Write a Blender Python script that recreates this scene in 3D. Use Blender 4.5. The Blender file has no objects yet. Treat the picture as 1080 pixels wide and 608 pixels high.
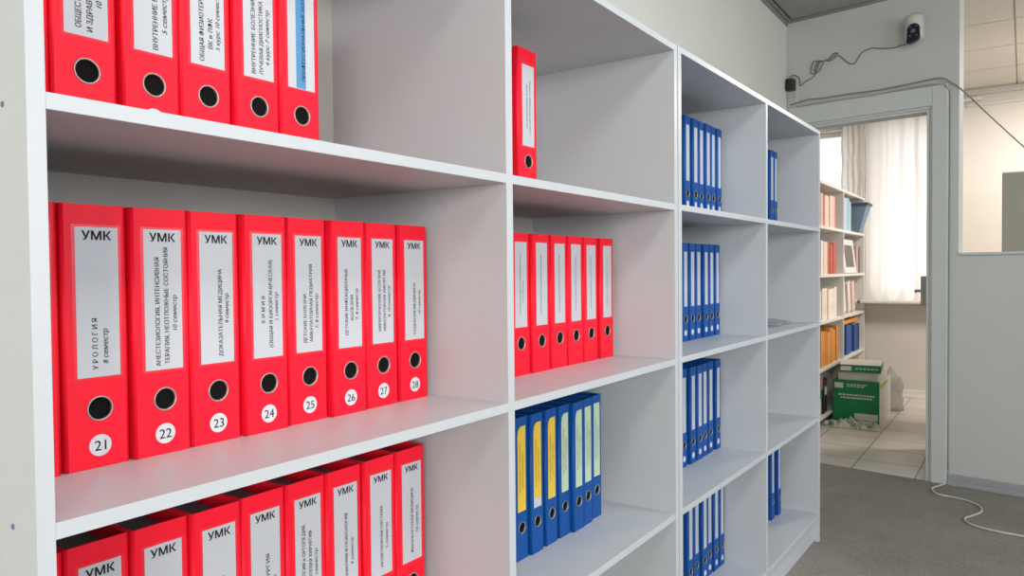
import bpy, bmesh, math, random
from mathutils import Vector, Matrix, noise as mnoise
random.seed(7)
S = bpy.context.scene
COL = S.collection
PI = math.pi

# ------------------------------------------------------------------ materials
def srgb(r, g, b):
    f = lambda c: (c/255/12.92 if c/255 <= .04045 else ((c/255+.055)/1.055)**2.4)
    return (f(r), f(g), f(b), 1)

def mat(name, col, rough=.5, spec=.5, var=0., vscale=8., bump=0., bscale=200., metal=0., trans=0., alpha=1.):
    m = bpy.data.materials.new(name); m.use_nodes = True
    nt = m.node_tree; b = nt.nodes['Principled BSDF']
    b.inputs['Base Color'].default_value = col
    b.inputs['Roughness'].default_value = rough
    b.inputs['Specular IOR Level'].default_value = spec
    b.inputs['Metallic'].default_value = metal
    b.inputs['Transmission Weight'].default_value = trans
    b.inputs['Alpha'].default_value = alpha
    tc = nt.nodes.new('ShaderNodeTexCoord')
    if var:
        n = nt.nodes.new('ShaderNodeTexNoise'); n.inputs['Scale'].default_value = vscale
        n.inputs['Detail'].default_value = 6
        r = nt.nodes.new('ShaderNodeValToRGB')
        r.color_ramp.elements[0].position = .3; r.color_ramp.elements[1].position = .7
        r.color_ramp.elements[0].color = tuple(c*(1-var) for c in col[:3])+(1,)
        r.color_ramp.elements[1].color = tuple(min(1, c*(1+var)) for c in col[:3])+(1,)
        nt.links.new(tc.outputs['Object'], n.inputs['Vector'])
        nt.links.new(n.outputs['Fac'], r.inputs['Fac'])
        nt.links.new(r.outputs['Color'], b.inputs['Base Color'])
    if bump:
        n2 = nt.nodes.new('ShaderNodeTexNoise'); n2.inputs['Scale'].default_value = bscale
        bp = nt.nodes.new('ShaderNodeBump'); bp.inputs['Strength'].default_value = bump
        bp.inputs['Distance'].default_value = .002
        nt.links.new(tc.outputs['Object'], n2.inputs['Vector'])
        nt.links.new(n2.outputs['Fac'], bp.inputs['Height'])
        nt.links.new(bp.outputs['Normal'], b.inputs['Normal'])
    return m

M = {}
M['laminate'] = mat('white_laminate', (.54,.56,.585,1), .38, .4, .012, 3, .03, 300)
M['backboard'] = mat('white_hardboard', (.57,.555,.505,1), .55, .3, .015, 2)
M['wall'] = mat('painted_wall', (.70,.69,.63,1), .8, .25, .02, 1.5, .15, 120)
M['wall_grey'] = mat('grey_painted_wall', (.535,.54,.52,1), .75, .25, .02, 1.5, .12, 120)
M['casing'] = mat('grey_painted_casing', (.545,.56,.545,1), .6, .3, .02, 4)
M['cream'] = mat('cream_painted_wall', (.66,.63,.585,1), .85, .2, .015, 2)
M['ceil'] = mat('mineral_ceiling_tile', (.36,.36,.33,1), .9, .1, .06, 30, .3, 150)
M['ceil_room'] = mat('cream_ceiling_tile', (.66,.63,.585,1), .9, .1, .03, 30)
M['ceil_trim'] = mat('ceiling_angle', (.26,.26,.235,1), .6, .3, .03, 5)
M['skirt'] = mat('grey_plastic_skirting', (.33,.335,.34,1), .45, .4, .03, 6)
M['red'] = mat('red_binder_plastic', (.95,.008,.030,1), .45, .22, .03, 20, .12, 900)
M['blue'] = mat('blue_binder_plastic', (.003,.072,.30,1), .45, .25, .04, 20, .12, 900)
M['redpocket'] = mat('red_clear_pocket', (.88,.03,.055,1), .25, .35, .03, 30)
M['bluepocket'] = mat('blue_clear_pocket', (.02,.08,.36,1), .22, .5, .03, 30)
M['paper'] = mat('label_paper', (.55,.56,.59,1), .5, .4, .012, 40)
M['yellow'] = mat('yellow_paper', (.78,.52,.05,1), .6, .3, .05, 60)
M['green_pale'] = mat('pale_green_paper', (.50,.62,.44,1), .6, .3, .05, 60)
M['cyan'] = mat('blue_paper_stripe', (.09,.27,.50,1), .6, .3, .04, 60)
M['sticker'] = mat('white_sticker', (.64,.65,.68,1), .5, .4, .01, 40)
M['ink'] = mat('black_ink', (.035,.035,.04,1), .7, .2, .1, 60)
M['ink_soft'] = mat('grey_ink', (.16,.17,.19,1), .7, .2, .1, 60)
M['ink_blue'] = mat('pen_ink', (.05,.07,.13,1), .7, .2, .1, 60)
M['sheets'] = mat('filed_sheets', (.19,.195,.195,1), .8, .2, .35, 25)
M['metal'] = mat('nickel_ring', (.42,.42,.39,1), .35, .5, .05, 30, metal=.6)
M['dark'] = mat('dark_plastic', (.012,.013,.016,1), .35, .5, .1, 30)
M['hole'] = mat('dark_hole', (.010,.009,.009,1), .95, .03, .1, 30)  # near-black, stands in for the shade inside the binder holes
M['navy'] = mat('camera_face', (.008,.01,.022,1), .18, .6, .1, 30)
M['white_plastic'] = mat('white_plastic', (.56,.56,.52,1), .4, .4, .015, 20)
M['screw'] = mat('screw_cap', (.10,.16,.26,1), .4, .5, .1, 30)
M['cable'] = mat('grey_cable', (.36,.355,.33,1), .5, .4, .05, 20)
M['cable_thin'] = mat('thin_grey_cable', (.20,.20,.19,1), .5, .4, .05, 20)
M['cable_dark'] = mat('dark_grey_cable', (.12,.12,.115,1), .5, .4, .05, 20)
M['cable_white'] = mat('white_cable', (.55,.54,.50,1), .5, .4, .05, 20)
M['lens'] = mat('lens_glass', (.10,.11,.16,1), .1, .8, .1, 30)
M['shelf_white'] = mat('bookcase_laminate', (.72,.70,.66,1), .5, .4, .012, 3)
M['carton_green'] = mat('green_printed_card', (.006,.21,.075,1), .5, .4, .06, 12)
M['carton_white'] = mat('white_card', (.62,.62,.58,1), .7, .3, .03, 12)
M['carton_brown'] = mat('brown_card', (.32,.18,.08,1), .8, .2, .06, 12)
M['lime'] = mat('lime_band', (.28,.55,.08,1), .6, .3, .06, 12)
M['cabinet'] = mat('grey_cabinet_paint', (.335,.335,.30,1), .6, .3, .02, 4)
M['chrome'] = mat('brushed_metal', (.66,.66,.64,1), .45, .5, .05, 30, metal=.1)
M['frame'] = mat('white_window_frame', (.75,.74,.71,1), .4, .4, .012, 5)

def carpet():
    m = mat('grey_carpet', srgb(122,120,110), .95, .1)
    nt = m.node_tree; b = nt.nodes['Principled BSDF']
    tc = nt.nodes.new('ShaderNodeTexCoord')
    n1 = nt.nodes.new('ShaderNodeTexNoise'); n1.inputs['Scale'].default_value = 3; n1.inputs['Detail'].default_value = 8
    n2 = nt.nodes.new('ShaderNodeTexNoise'); n2.inputs['Scale'].default_value = 120; n2.inputs['Detail'].default_value = 4
    mx = nt.nodes.new('ShaderNodeMix'); mx.data_type = 'FLOAT'; mx.inputs[0].default_value = .6
    r = nt.nodes.new('ShaderNodeValToRGB')
    r.color_ramp.elements[0].position = .3; r.color_ramp.elements[0].color = (.19,.175,.15,1)
    r.color_ramp.elements[1].position = .7; r.color_ramp.elements[1].color = (.345,.32,.28,1)
    for n in (n1, n2): nt.links.new(tc.outputs['Object'], n.inputs['Vector'])
    nt.links.new(n1.outputs['Fac'], mx.inputs[2]); nt.links.new(n2.outputs['Fac'], mx.inputs[3])
    nt.links.new(mx.outputs[0], r.inputs['Fac']); nt.links.new(r.outputs['Color'], b.inputs['Base Color'])
    bp = nt.nodes.new('ShaderNodeBump'); bp.inputs['Strength'].default_value = .5; bp.inputs['Distance'].default_value = .003
    nt.links.new(n2.outputs['Fac'], bp.inputs['Height']); nt.links.new(bp.outputs['Normal'], b.inputs['Normal'])
    return m
M['carpet'] = carpet()

def tiles():
    m = mat('beige_floor_tile', (.6,.56,.5,1), .35, .45)
    nt = m.node_tree; b = nt.nodes['Principled BSDF']
    tc = nt.nodes.new('ShaderNodeTexCoord'); mp = nt.nodes.new('ShaderNodeMapping')
    mp.inputs['Location'].default_value = (.12, -.083, 0)
    br = nt.nodes.new('ShaderNodeTexBrick'); br.offset = 0; br.squash = 1
    br.inputs['Scale'].default_value = 1
    br.inputs['Brick Width'].default_value = .336; br.inputs['Row Height'].default_value = .336
    br.inputs['Mortar Size'].default_value = .005
    br.inputs['Color1'].default_value = (.62,.575,.52,1); br.inputs['Color2'].default_value = (.58,.54,.49,1)
    br.inputs['Mortar'].default_value = (.26,.235,.21,1)
    n = nt.nodes.new('ShaderNodeTexNoise'); n.inputs['Scale'].default_value = 5; n.inputs['Detail'].default_value = 6
    mx = nt.nodes.new('ShaderNodeMix'); mx.data_type = 'RGBA'; mx.blend_type = 'OVERLAY'; mx.inputs[0].default_value = .25
    nt.links.new(tc.outputs['Object'], mp.inputs['Vector']); nt.links.new(mp.outputs['Vector'], br.inputs['Vector'])
    nt.links.new(tc.outputs['Object'], n.inputs['Vector'])
    nt.links.new(br.outputs['Color'], mx.inputs[6]); nt.links.new(n.outputs['Fac'], mx.inputs[7])
    nt.links.new(mx.outputs[2], b.inputs['Base Color'])
    return m
M['tiles'] = tiles()

def translucent(name, col, tcol, fac, alpha=0.):
    m = bpy.data.materials.new(name); m.use_nodes = True; nt = m.node_tree
    for n in list(nt.nodes):
        if n.type == 'BSDF_PRINCIPLED': nt.nodes.remove(n)
    out = [n for n in nt.nodes if n.type == 'OUTPUT_MATERIAL'][0]
    d = nt.nodes.new('ShaderNodeBsdfDiffuse'); t = nt.nodes.new('ShaderNodeBsdfTranslucent')
    mx = nt.nodes.new('ShaderNodeMixShader'); mx.inputs[0].default_value = fac
    w = nt.nodes.new('ShaderNodeTexNoise'); w.inputs['Scale'].default_value = 40
    tc = nt.nodes.new('ShaderNodeTexCoord'); nt.links.new(tc.outputs['Object'], w.inputs['Vector'])
    r = nt.nodes.new('ShaderNodeValToRGB')
    r.color_ramp.elements[0].color = tuple(c*.94 for c in col[:3])+(1,); r.color_ramp.elements[1].color = col
    nt.links.new(w.outputs['Fac'], r.inputs['Fac']); nt.links.new(r.outputs['Color'], d.inputs['Color'])
    t.inputs['Color'].default_value = tcol
    nt.links.new(d.outputs[0], mx.inputs[1]); nt.links.new(t.outputs[0], mx.inputs[2])
    last = mx
    if alpha:
        tr = nt.nodes.new('ShaderNodeBsdfTransparent'); m2 = nt.nodes.new('ShaderNodeMixShader')
        m2.inputs[0].default_value = alpha
        nt.links.new(mx.outputs[0], m2.inputs[1]); nt.links.new(tr.outputs[0], m2.inputs[2]); last = m2
    nt.links.new(last.outputs[0], out.inputs['Surface'])
    return m
M['curtain'] = translucent('sheer_curtain', (.74,.69,.63,1), (.92,.89,.86,1), .55)
M['film'] = translucent('clear_film', (.5,.49,.47,1), (.6,.6,.58,1), .5, .4)
M['sleeve'] = translucent('clear_sleeve', (.55,.58,.64,1), (.7,.72,.76,1), .4, .5)
def glass():
    m = bpy.data.materials.new('window_glass'); m.use_nodes = True; nt = m.node_tree
    b = nt.nodes['Principled BSDF']; nt.nodes.remove(b)
    out = [n for n in nt.nodes if n.type == 'OUTPUT_MATERIAL'][0]
    tr = nt.nodes.new('ShaderNodeBsdfTransparent'); gl = nt.nodes.new('ShaderNodeBsdfGlossy'); gl.inputs['Roughness'].default_value = .02
    mx = nt.nodes.new('ShaderNodeMixShader'); mx.inputs[0].default_value = .06
    nt.links.new(tr.outputs[0], mx.inputs[1]); nt.links.new(gl.outputs[0], mx.inputs[2]); nt.links.new(mx.outputs[0], out.inputs['Surface'])
    return m
M['glass'] = glass()
def crumple_mat():
    m = mat('crumpled_wrapping', (.7,.7,.68,1), .35, .5)
    nt = m.node_tree; b = nt.nodes['Principled BSDF']
    tc = nt.nodes.new('ShaderNodeTexCoord'); n = nt.nodes.new('ShaderNodeTexNoise'); n.inputs['Scale'].default_value = 7
    r = nt.nodes.new('ShaderNodeValToRGB'); r.color_ramp.interpolation = 'CONSTANT'
    r.color_ramp.elements[0].color = (.44,.43,.39,1); r.color_ramp.elements[1].position = .55
    r.color_ramp.elements[1].color = (.16,.30,.12,1)
    e = r.color_ramp.elements.new(.60); e.color = (.36,.36,.31,1)
    nt.links.new(tc.outputs['Object'], n.inputs['Vector']); nt.links.new(n.outputs['Fac'], r.inputs['Fac'])
    nt.links.new(r.outputs['Color'], b.inputs['Base Color'])
    return m
M['crumple'] = crumple_mat()

# ------------------------------------------------------------------ helpers
def box(bm, x0, x1, y0, y1, z0, z1, bev=0., mi=0):
    r = bmesh.ops.create_cube(bm, size=1)
    vs = r['verts']
    for v in vs:
        v.co = Vector((x0+(v.co.x+.5)*(x1-x0), y0+(v.co.y+.5)*(y1-y0), z0+(v.co.z+.5)*(z1-z0)))
    fs = {f for v in vs for f in v.link_faces}
    for f in fs: f.material_index = mi
    if bev:
        es = list({e for v in vs for e in v.link_edges})
        bmesh.ops.bevel(bm, geom=es, offset=bev, segments=2, affect='EDGES', profile=.5, material=-1)

def tube(bm, pts, r, seg=8, closed=False):
    pts = [Vector(p) for p in pts]
    n = len(pts); rings = []
    up = Vector((0,0,1))
    for i, p in enumerate(pts):
        a = pts[i-1] if i > 0 else p; b = pts[i+1] if i < n-1 else p
        t = (b-a).normalized()
        s = t.cross(up)
        if s.length < .15: s = t.cross(Vector((1,0,0)))
        s.normalize(); u = s.cross(t)
        rings.append([bm.verts.new(p+(s*math.cos(k*2*PI/seg)+u*math.sin(k*2*PI/seg))*r) for k in range(seg)])
    for i in range(n-1):
        for k in range(seg):
            f = bm.faces.new((rings[i][k], rings[i][(k+1)%seg], rings[i+1][(k+1)%seg], rings[i+1][k])); f.smooth = True
    bm.faces.new(rings[0]); bm.faces.new(rings[-1][::-1])

def smooth_path(pts, sub=6):
    pts = [Vector(p) for p in pts]; out = []
    for i in range(len(pts)-1):
        p0 = pts[max(i-1,0)]; p1 = pts[i]; p2 = pts[i+1]; p3 = pts[min(i+2,len(pts)-1)]
        for k in range(sub):
            t = k/sub
            out.append(.5*((2*p1)+(p2-p0)*t+(2*p0-5*p1+4*p2-p3)*t*t+(3*p1-p0-3*p2+p3)*t**3))
    out.append(pts[-1]); return out

def lathe(bm, prof, axis='y', seg=32, c=(0,0,0), closed=True, smooth=True):
    """prof: (radius, along) pairs revolved about the axis."""
    c = Vector(c); rings = []
    for r, a in prof:
        ring = []
        for k in range(seg):
            t = k*2*PI/seg
            if axis == 'y': v = Vector((r*math.cos(t), a, r*math.sin(t)))
            elif axis == 'x': v = Vector((a, r*math.cos(t), r*math.sin(t)))
            else: v = Vector((r*math.cos(t), r*math.sin(t), a))
            ring.append(bm.verts.new(c+v))
        rings.append(ring)
    m = len(rings)
    for i in range(m if closed else m-1):
        a, b = rings[i], rings[(i+1)%m]
        for k in range(seg):
            f = bm.faces.new((a[k], a[(k+1)%seg], b[(k+1)%seg], b[k])); f.smooth = smooth
    if not closed:
        bm.faces.new(rings[0]); bm.faces.new(rings[-1][::-1])

def mesh_of(bm, name, mats, recalc=True):
    if recalc: bmesh.ops.recalc_face_normals(bm, faces=bm.faces[:])
    me = bpy.data.meshes.new(name); bm.to_mesh(me); bm.free()
    for m in (mats if isinstance(mats, (list, tuple)) else [mats]): me.materials.append(m)
    return me

def obj(name, data, mats=None, parent=None, loc=None, rotz=None):
    if isinstance(data, bmesh.types.BMesh): data = mesh_of(data, name, mats)
    o = bpy.data.objects.new(name, data); COL.objects.link(o)
    if parent: o.parent = parent
    if loc: o.location = loc
    if rotz is not None: o.rotation_euler = (0,0,rotz)
    return o

def tag(o, label, cat, group=None):
    o['label'] = label; o['category'] = cat
    if group: o['group'] = group
    return o

def thing(name, label, cat, loc=(0,0,0), rotz=0, group=None):
    o = bpy.data.objects.new(name, None); COL.objects.link(o)
    o.empty_display_size = .05
    o.location = loc; o.rotation_euler = (0,0,rotz)
    return tag(o, label, cat, group)

def struct(name, bm, m, loc=None, rotz=None, parent=None):
    o = obj(name, bm, m, parent, loc, rotz)
    if parent is None: o['kind'] = 'structure'
    return o

# lettering: text lines turned into one mesh lying on a plane facing -Y
_fc = bpy.data.curves.new('lettering_curve', 'FONT'); _fo = bpy.data.objects.new('lettering_curve', _fc); COL.objects.link(_fo)
def text_bm(bm, s, size, place, length=None, bold=0., shear=0., align='LEFT'):
    _fc.body = s; _fc.size = 1; _fc.offset = 0; _fc.shear = shear; _fc.align_x = 'LEFT'; _fc.resolution_u = 4
    bpy.context.view_layer.update()
    dg = bpy.context.evaluated_depsgraph_get()
    me = bpy.data.meshes.new_from_object(_fo.evaluated_get(dg))
    if not me.vertices: return
    xs = [v.co.x for v in me.vertices]; x0, x1 = min(xs), max(xs)
    k = length/(x1-x0) if length else size
    off = {'LEFT': 0, 'CENTER': .5}[align]*(x1-x0)*k
    for dx in ((-bold, bold) if bold else (0,)):
        vs = [bm.verts.new(place((v.co.x-x0)*k-off+dx*size, v.co.y*size)) for v in me.vertices]
        for p in me.polygons:
            try: bm.faces.new([vs[i] for i in p.vertices])
            except ValueError: pass
    bpy.data.meshes.remove(me)

def flat(x, z, y=-.0): return lambda tx, ty: Vector((x+tx, y, z+ty))
def upright(xb, z0, y=0): return lambda tx, ty: Vector((xb-ty, y, z0+tx))

# ------------------------------------------------------------------ key sizes (metres; X along the shelves, Y into them, Z up)
TT, TB, AT, AB, BT, BB, CT, CB, DT, FL = .8186, .8026, .4048, .3888, 0., -.016, -.4079, -.4239, -.8266, -.947
D = .452
CEIL = FL+2.70

# ------------------------------------------------------------------ room shell
WO = Vector((4.3916, .456, 0)); WANG = math.atan2(-.9907, -.1357)       # door wall frame: x runs to the right along it, y into it
Wm = Matrix.Translation(WO) @ Matrix.Rotation(WANG, 4, 'Z')
def wallp(s, z, out=0.): return Wm @ Vector((s, -out, FL+z))
def wx(y): return 4.3916 - .13697*(.456-y)

bm = bmesh.new(); box(bm, -5.3, 4.36, D+.004, D+.12, FL, CEIL+.1)
struct('wall_back', bm, M['wall'])
# door wall with its doorway and the wide opening right of it
TH = .10
bm = bmesh.new()
box(bm, 0.0-.9, .055, 0, TH, FL, CEIL+.1)
box(bm, .055, .784, 0, TH, FL+2.045, CEIL+.1)
box(bm, .784, .922, 0, TH, FL, CEIL+.1)
box(bm, .922, 3.4, 0, TH, FL, FL+1.242)
o = struct('wall_right', bm, M['wall_grey'], WO, WANG)
bm = bmesh.new(); box(bm, .9225, 3.4, -.012, TH+.012, FL+1.2425, FL+1.258, .004)
struct('trim_1', bm, M['casing'], WO, WANG)                      # ledge of the opening
bm = bmesh.new(); box(bm, -5.3, -5.2, -3.7, D, FL, CEIL+.1)
struct('wall_left', bm, M['wall'])
bm = bmesh.new()                                                  # unseen wall behind the photographer, window openings added for the light
box(bm, -5.3, 7.3, -3.7, -3.6, FL, FL+.85); box(bm, -5.3, 7.3, -3.7, -3.6, FL+2.35, CEIL+.1)
for a, b in ((-5.3,-5.0),(-2.8,-2.3),(-.75,0),(1.5,1.85),(3.35,7.3)): box(bm, a, b, -3.7, -3.6, FL+.85, FL+2.35)
struct('wall_front', bm, M['wall'])
bm = bmesh.new()
v = [bm.verts.new(p) for p in ((-5.3,.6,FL),(-5.3,-3.7,FL),(wx(-3.7),-3.7,FL),(wx(.6),.6,FL))]
f = bm.faces.new(v); r = bmesh.ops.extrude_face_region(bm, geom=[f])
bmesh.ops.translate(bm, verts=[x for x in r['geom'] if isinstance(x, bmesh.types.BMVert)], vec=(0,0,-.1))
struct('floor', bm, M['carpet'])
bm = bmesh.new()
v = [bm.verts.new(p) for p in ((wx(1.3),1.3,FL),(wx(-3.7),-3.7,FL),(7.3,-3.7,FL),(7.3,1.3,FL))]
f = bm.faces.new(v); r = bmesh.ops.extrude_face_region(bm, geom=[f])
bmesh.ops.translate(bm, verts=[x for x in r['geom'] if isinstance(x, bmesh.types.BMVert)], vec=(0,0,-.1))
struct('floor_tiled', bm, M['tiles'])
# main ceiling: tiles in a grid, edge angles along the walls
bm = bmesh.new()
def slab(bm, pts, z0, z1):
    a = [bm.verts.new((x,y,z0)) for x,y in pts]; b = [bm.verts.new((x,y,z1)) for x,y in pts]
    n = len(pts); bm.faces.new(a); bm.faces.new(b[::-1])
    for i in range(n): bm.faces.new((a[i], a[(i+1)%n], b[(i+1)%n], b[i]))
slab(bm, [(-5.3,.5),(-5.3,-3.7),(wx(-3.7),-3.7),(wx(.5),.5)], CEIL+.012, CEIL+.1)
gx = 4.27
for i in range(16):
    for j in range(7):
        x1 = gx-.6*i; y1 = D-.03-.6*j
        if i == 0:
            slab(bm, [(x1-.592,y1),(x1-.592,y1-.592),(min(wx(y1-.592)-.03,x1+.05),y1-.592),(wx(y1)-.03,y1)], CEIL, CEIL+.015)
        else: box(bm, x1-.592, x1-.004, y1-.592, y1, CEIL, CEIL+.015)
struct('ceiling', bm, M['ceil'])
bm = bmesh.new(); box(bm, -5.2, 4.36, D-.022, D+.003, CEIL-.016, CEIL-.002); box(bm, -5.2, 4.36, D-.004, D+.003, CEIL-.035, CEIL-.016)
struct('trim_2', bm, M['ceil_trim'])
bm = bmesh.new(); box(bm, .02, 3.4, -.024, -.001, CEIL-.012, CEIL-.002)
struct('trim_3', bm, M['ceil_trim'], WO, WANG)
# room behind: window wall, side walls, ceiling tiles
XF = 7.13
bm = bmesh.new()
W1 = (-.17, .455); W2 = (.54, 1.0); ZS = FL+.885; ZT = FL+2.48
for a, b in ((-3.7, W1[0]), (W1[1], W2[0]), (W2[1], 1.3)): box(bm, XF, XF+.17, a, b, FL, CEIL+.1)
for a, b in (W1, W2):
    box(bm, XF, XF+.17, a, b, FL, ZS); box(bm, XF, XF+.17, a, b, ZT, CEIL+.1)
struct('wall_far', bm, M['cream'])
bm = bmesh.new(); box(bm, 4.3, 7.3, 1.2, 1.3, FL, CEIL+.1); struct('wall_side', bm, M['cream'])
for k, (a, b) in enumerate((W1, W2), 1):
    w = bmesh.new()
    for y0, y1, z0, z1 in ((a,a+.05,ZS,ZT),(b-.05,b,ZS,ZT),(a+.05,b-.05,ZS,ZS+.05),(a+.05,b-.05,ZT-.05,ZT)):
        box(w, XF+.08, XF+.14, y0, y1, z0, z1, .006)
    wo = struct('window_%d' % k, w, M['frame'])
    p = bmesh.new(); box(p, XF+.10, XF+.106, a+.05, b-.05, ZS+.05, ZT-.05); obj('pane', p, M['glass'], wo)
    s = bmesh.new(); box(s, XF-.13, XF+.08, a-.06, b+.06, ZS-.028, ZS-.001, .006); obj('sill', s, M['frame'], wo)
bm = bmesh.new(); box(bm, XF-.016, XF-.001, -3.6, 1.19, FL, FL+.075, .004); box(bm, XF-.024, XF-.016, -3.6, 1.19, FL, FL+.03, .003)
struct('baseboard_far', bm, M['frame'])
bm = bmesh.new()
slab(bm, [(wx(1.3)+.1,1.3),(wx(-3.7)+.1,-3.7),(7.3,-3.7),(7.3,1.3)], CEIL+.014, CEIL+.1)
for i in range(-1, 4):
    for j in range(-4, 6):
        x0 = 5.15+.632*i; y0 = -.69-.632*j
        a, b = max(x0+.010, 4.55 if y0 > -1.5 else 4.1), min(x0+.627, XF-.002)
        c, d = max(y0+.005, -3.59), min(y0+.627, 1.19)
        if b > a and d > c: box(bm, a, b, c, d, CEIL, CEIL+.016)
struct('ceiling_room', bm, M['ceil_room'])
bm = bmesh.new(); box(bm, XF-.03, XF-.001, -3.6, 1.19, CEIL-.05, CEIL-.001, .006); box(bm, XF-.012, XF-.001, -3.6, -.33, CEIL-.145, CEIL-.115, .004)
struct('trim_4', bm, M['cream'])
# baseboard on the door wall
bm = bmesh.new(); box(bm, .877, 3.4, -.016, -.001, FL, FL+.062, .004); box(bm, .877, 3.4, -.024, -.016, FL, FL+.022, .004)
struct('baseboard_right', bm, M['skirt'], WO, WANG)

# doorway: casing, jambs, leaf opened into the next room
bm = bmesh.new()
CW = .875
for a, b, z0, z1 in ((.797, CW, FL, FL+2.165), (-.02+.03, .797, FL+2.058, FL+2.165)):
    box(bm, a, b, -.022, -.001, z0, z1, .004)
box(bm, .786, .7965, -.012, -.001, FL, FL+2.0575, .002); box(bm, .06, .7965, -.012, -.001, FL+2.0455, FL+2.0575, .002)
dr = struct('door_1', bm, M['casing'], WO, WANG)
j = bmesh.new()
box(j, .770, .7835, -.008, TH, FL, FL+2.0445, .002); box(j, .0555, .069, -.008, TH, FL, FL+2.0445, .002)
box(j, .069, .770, -.008, TH, FL+2.031, FL+2.0445, .002)
obj('jamb', j, M['casing'], dr)
lf = thing('door_leaf', 'grey door leaf standing open behind the right jamb of the doorway', 'door', wallp(.775, 0, -TH-.01), WANG+math.radians(103.6))
l = bmesh.new(); box(l, 0, .70, -.02, .02, .008, 2.02, .003); obj('panel', l, M['casing'], lf)
l = bmesh.new(); box(l, .60, .685, .0201, .060, .935, 1.125, .004); obj('lock_case', l, M['chrome'], lf)
h = bmesh.new(); lathe(h, [(.009,.0602),(.009,.088)], 'y', 12, (.640,0,1.03), closed=False); box(h, .535, .650, .082, .094, 1.02, 1.04, .004)
hd = obj('handle', h, M['chrome'], lf)

# ------------------------------------------------------------------ shelving units
def screw_bm(x, y, z):
    b = bmesh.new(); lathe(b, [(.0024,-.001),(.003,-.0004),(.003,.0006)], 'x', 12, (x,y,z), closed=False); return b
def unit(label, loc, rotz, panels, group, shelf_levels, zoff=0.):
    t = thing('shelving_unit', label, 'shelving unit', loc, rotz, group)
    pn = panels
    for i, (a, b) in enumerate(pn):
        bm = bmesh.new(); box(bm, a, b, 0, D-.004, FL-loc[2] if i in (0, len(pn)-1) else DT-.016, TB, .0006)
        obj('side_panel' if i in (0, len(pn)-1) else 'divider', bm, M['laminate'], t)
    bm = bmesh.new(); box(bm, pn[0][0], pn[-1][1], 0, D-.004, TB, TT, .0006); obj('top_board', bm, M['laminate'], t)
    for i in range(len(pn)-1):
        x0, x1 = pn[i][1], pn[i+1][0]
        for zt, zb in shelf_levels:
            bm = bmesh.new(); box(bm, x0, x1, .0005, D-.008, zb, zt, .0006); obj('shelf', bm, M['laminate'], t)
        bm = bmesh.new(); box(bm, x0, x1, .02, .036, FL-loc[2], DT-.016, .0006); obj('plinth', bm, M['laminate'], t)
        bm = bmesh.new(); box(bm, x0, x1, D-.008, D-.004, FL+.02, TB); obj('back_panel', bm, M['backboard'], t)
    return t
LV = [(AT,AB),(BT,BB),(CT,CB),(DT,DT-.016)]
u1 = unit('white open shelving unit holding the red binders, nearest the camera', (0,0,0), 0, [(-.0165,0),(.7375,.757),(1.4927,1.5125)], 'white shelving units', LV)
for z in (.397, -.008, -.416):
    for y in (.051, .36): obj('screw_cap', screw_bm(-.0165, y, z), M['screw'], u1)
U2 = (1.5348, -.0024, .0013); U2R = -.01723
u2 = unit('white open shelving unit of blue binders beside the doorway', U2, U2R, [(-.0205,0),(.7287,.7455),(1.4645,1.484)], 'white shelving units', LV)

# ------------------------------------------------------------------ ring binders
H = .318; DEP = .266
_cache = {}
HOLE_Z = .0715
def cover_mesh(w, m):
    key = ('cover', w, m.name)
    if key in _cache: return _cache[key]
    r, t = .0042, .0024
    hx = w*.5+(.0025 if w > .06 else .0005); hr = .0134 if w > .06 else .0120
    def prof(o):
        rr = r-o; p = [(o, DEP)]
        for k in range(6):
            a = PI+k*PI/10; p.append((r+rr*math.cos(a), r+rr*math.sin(a)))
        for k in range(6):
            a = 1.5*PI+k*PI/10; p.append((w-r+rr*math.cos(a), r+rr*math.sin(a)))
        p.append((w-o, DEP)); return p
    P, Q = prof(0), prof(t); n = len(P); bm = bmesh.new()
    L = lambda pr, z: [bm.verts.new((x,y,z)) for x,y in pr]
    ob, ot, ib, it = L(P,0), L(P,H), L(Q,0), L(Q,H)
    gap = 6                                                  # segment 6 -> 7 is the flat spine
    for i in range(n-1):
        if i != gap:
            f = bm.faces.new((ob[i],ob[i+1],ot[i+1],ot[i])); f.smooth = i not in (0, n-2)
            bm.faces.new((ib[i+1],ib[i],it[i],it[i+1]))
        bm.faces.new((ot[i],ot[i+1],it[i+1],it[i])); bm.faces.new((ob[i+1],ob[i],ib[i],ib[i+1]))
    for k in (0, n-1): bm.faces.new((ob[k],ot[k],it[k],ib[k]))
    NS = 24; loops = []
    for (a, b, c, d, y) in ((ob[gap],ob[gap+1],ot[gap+1],ot[gap],P[gap][1]), (ib[gap],ib[gap+1],it[gap+1],it[gap],Q[gap][1])):
        ring = [bm.verts.new((hx+hr*math.cos(k*2*PI/NS), y, HOLE_Z+hr*math.sin(k*2*PI/NS))) for k in range(NS)]
        es = []
        for p, q in ((a,b),(b,c),(c,d),(d,a)):
            es.append(bm.edges.get((p,q)) or bm.edges.new((p,q)))
        for k in range(NS): es.append(bm.edges.new((ring[k], ring[(k+1)%NS])))
        bmesh.ops.triangle_fill(bm, use_beauty=True, use_dissolve=False, edges=es)
        loops.append(ring)
    for k in range(NS): bm.faces.new((loops[0][k], loops[0][(k+1)%NS], loops[1][(k+1)%NS], loops[1][k]))
    me = mesh_of(bm, 'cover', m); _cache[key] = me; return me
def paper_mesh(w):
    key = ('paper', w)
    if key not in _cache:
        bm = bmesh.new(); box(bm, .0028, w-.0028, .022, DEP-.03, .004, .297, .001)
        _cache[key] = mesh_of(bm, 'paper_stack', M['sheets'])
    return _cache[key]
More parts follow.
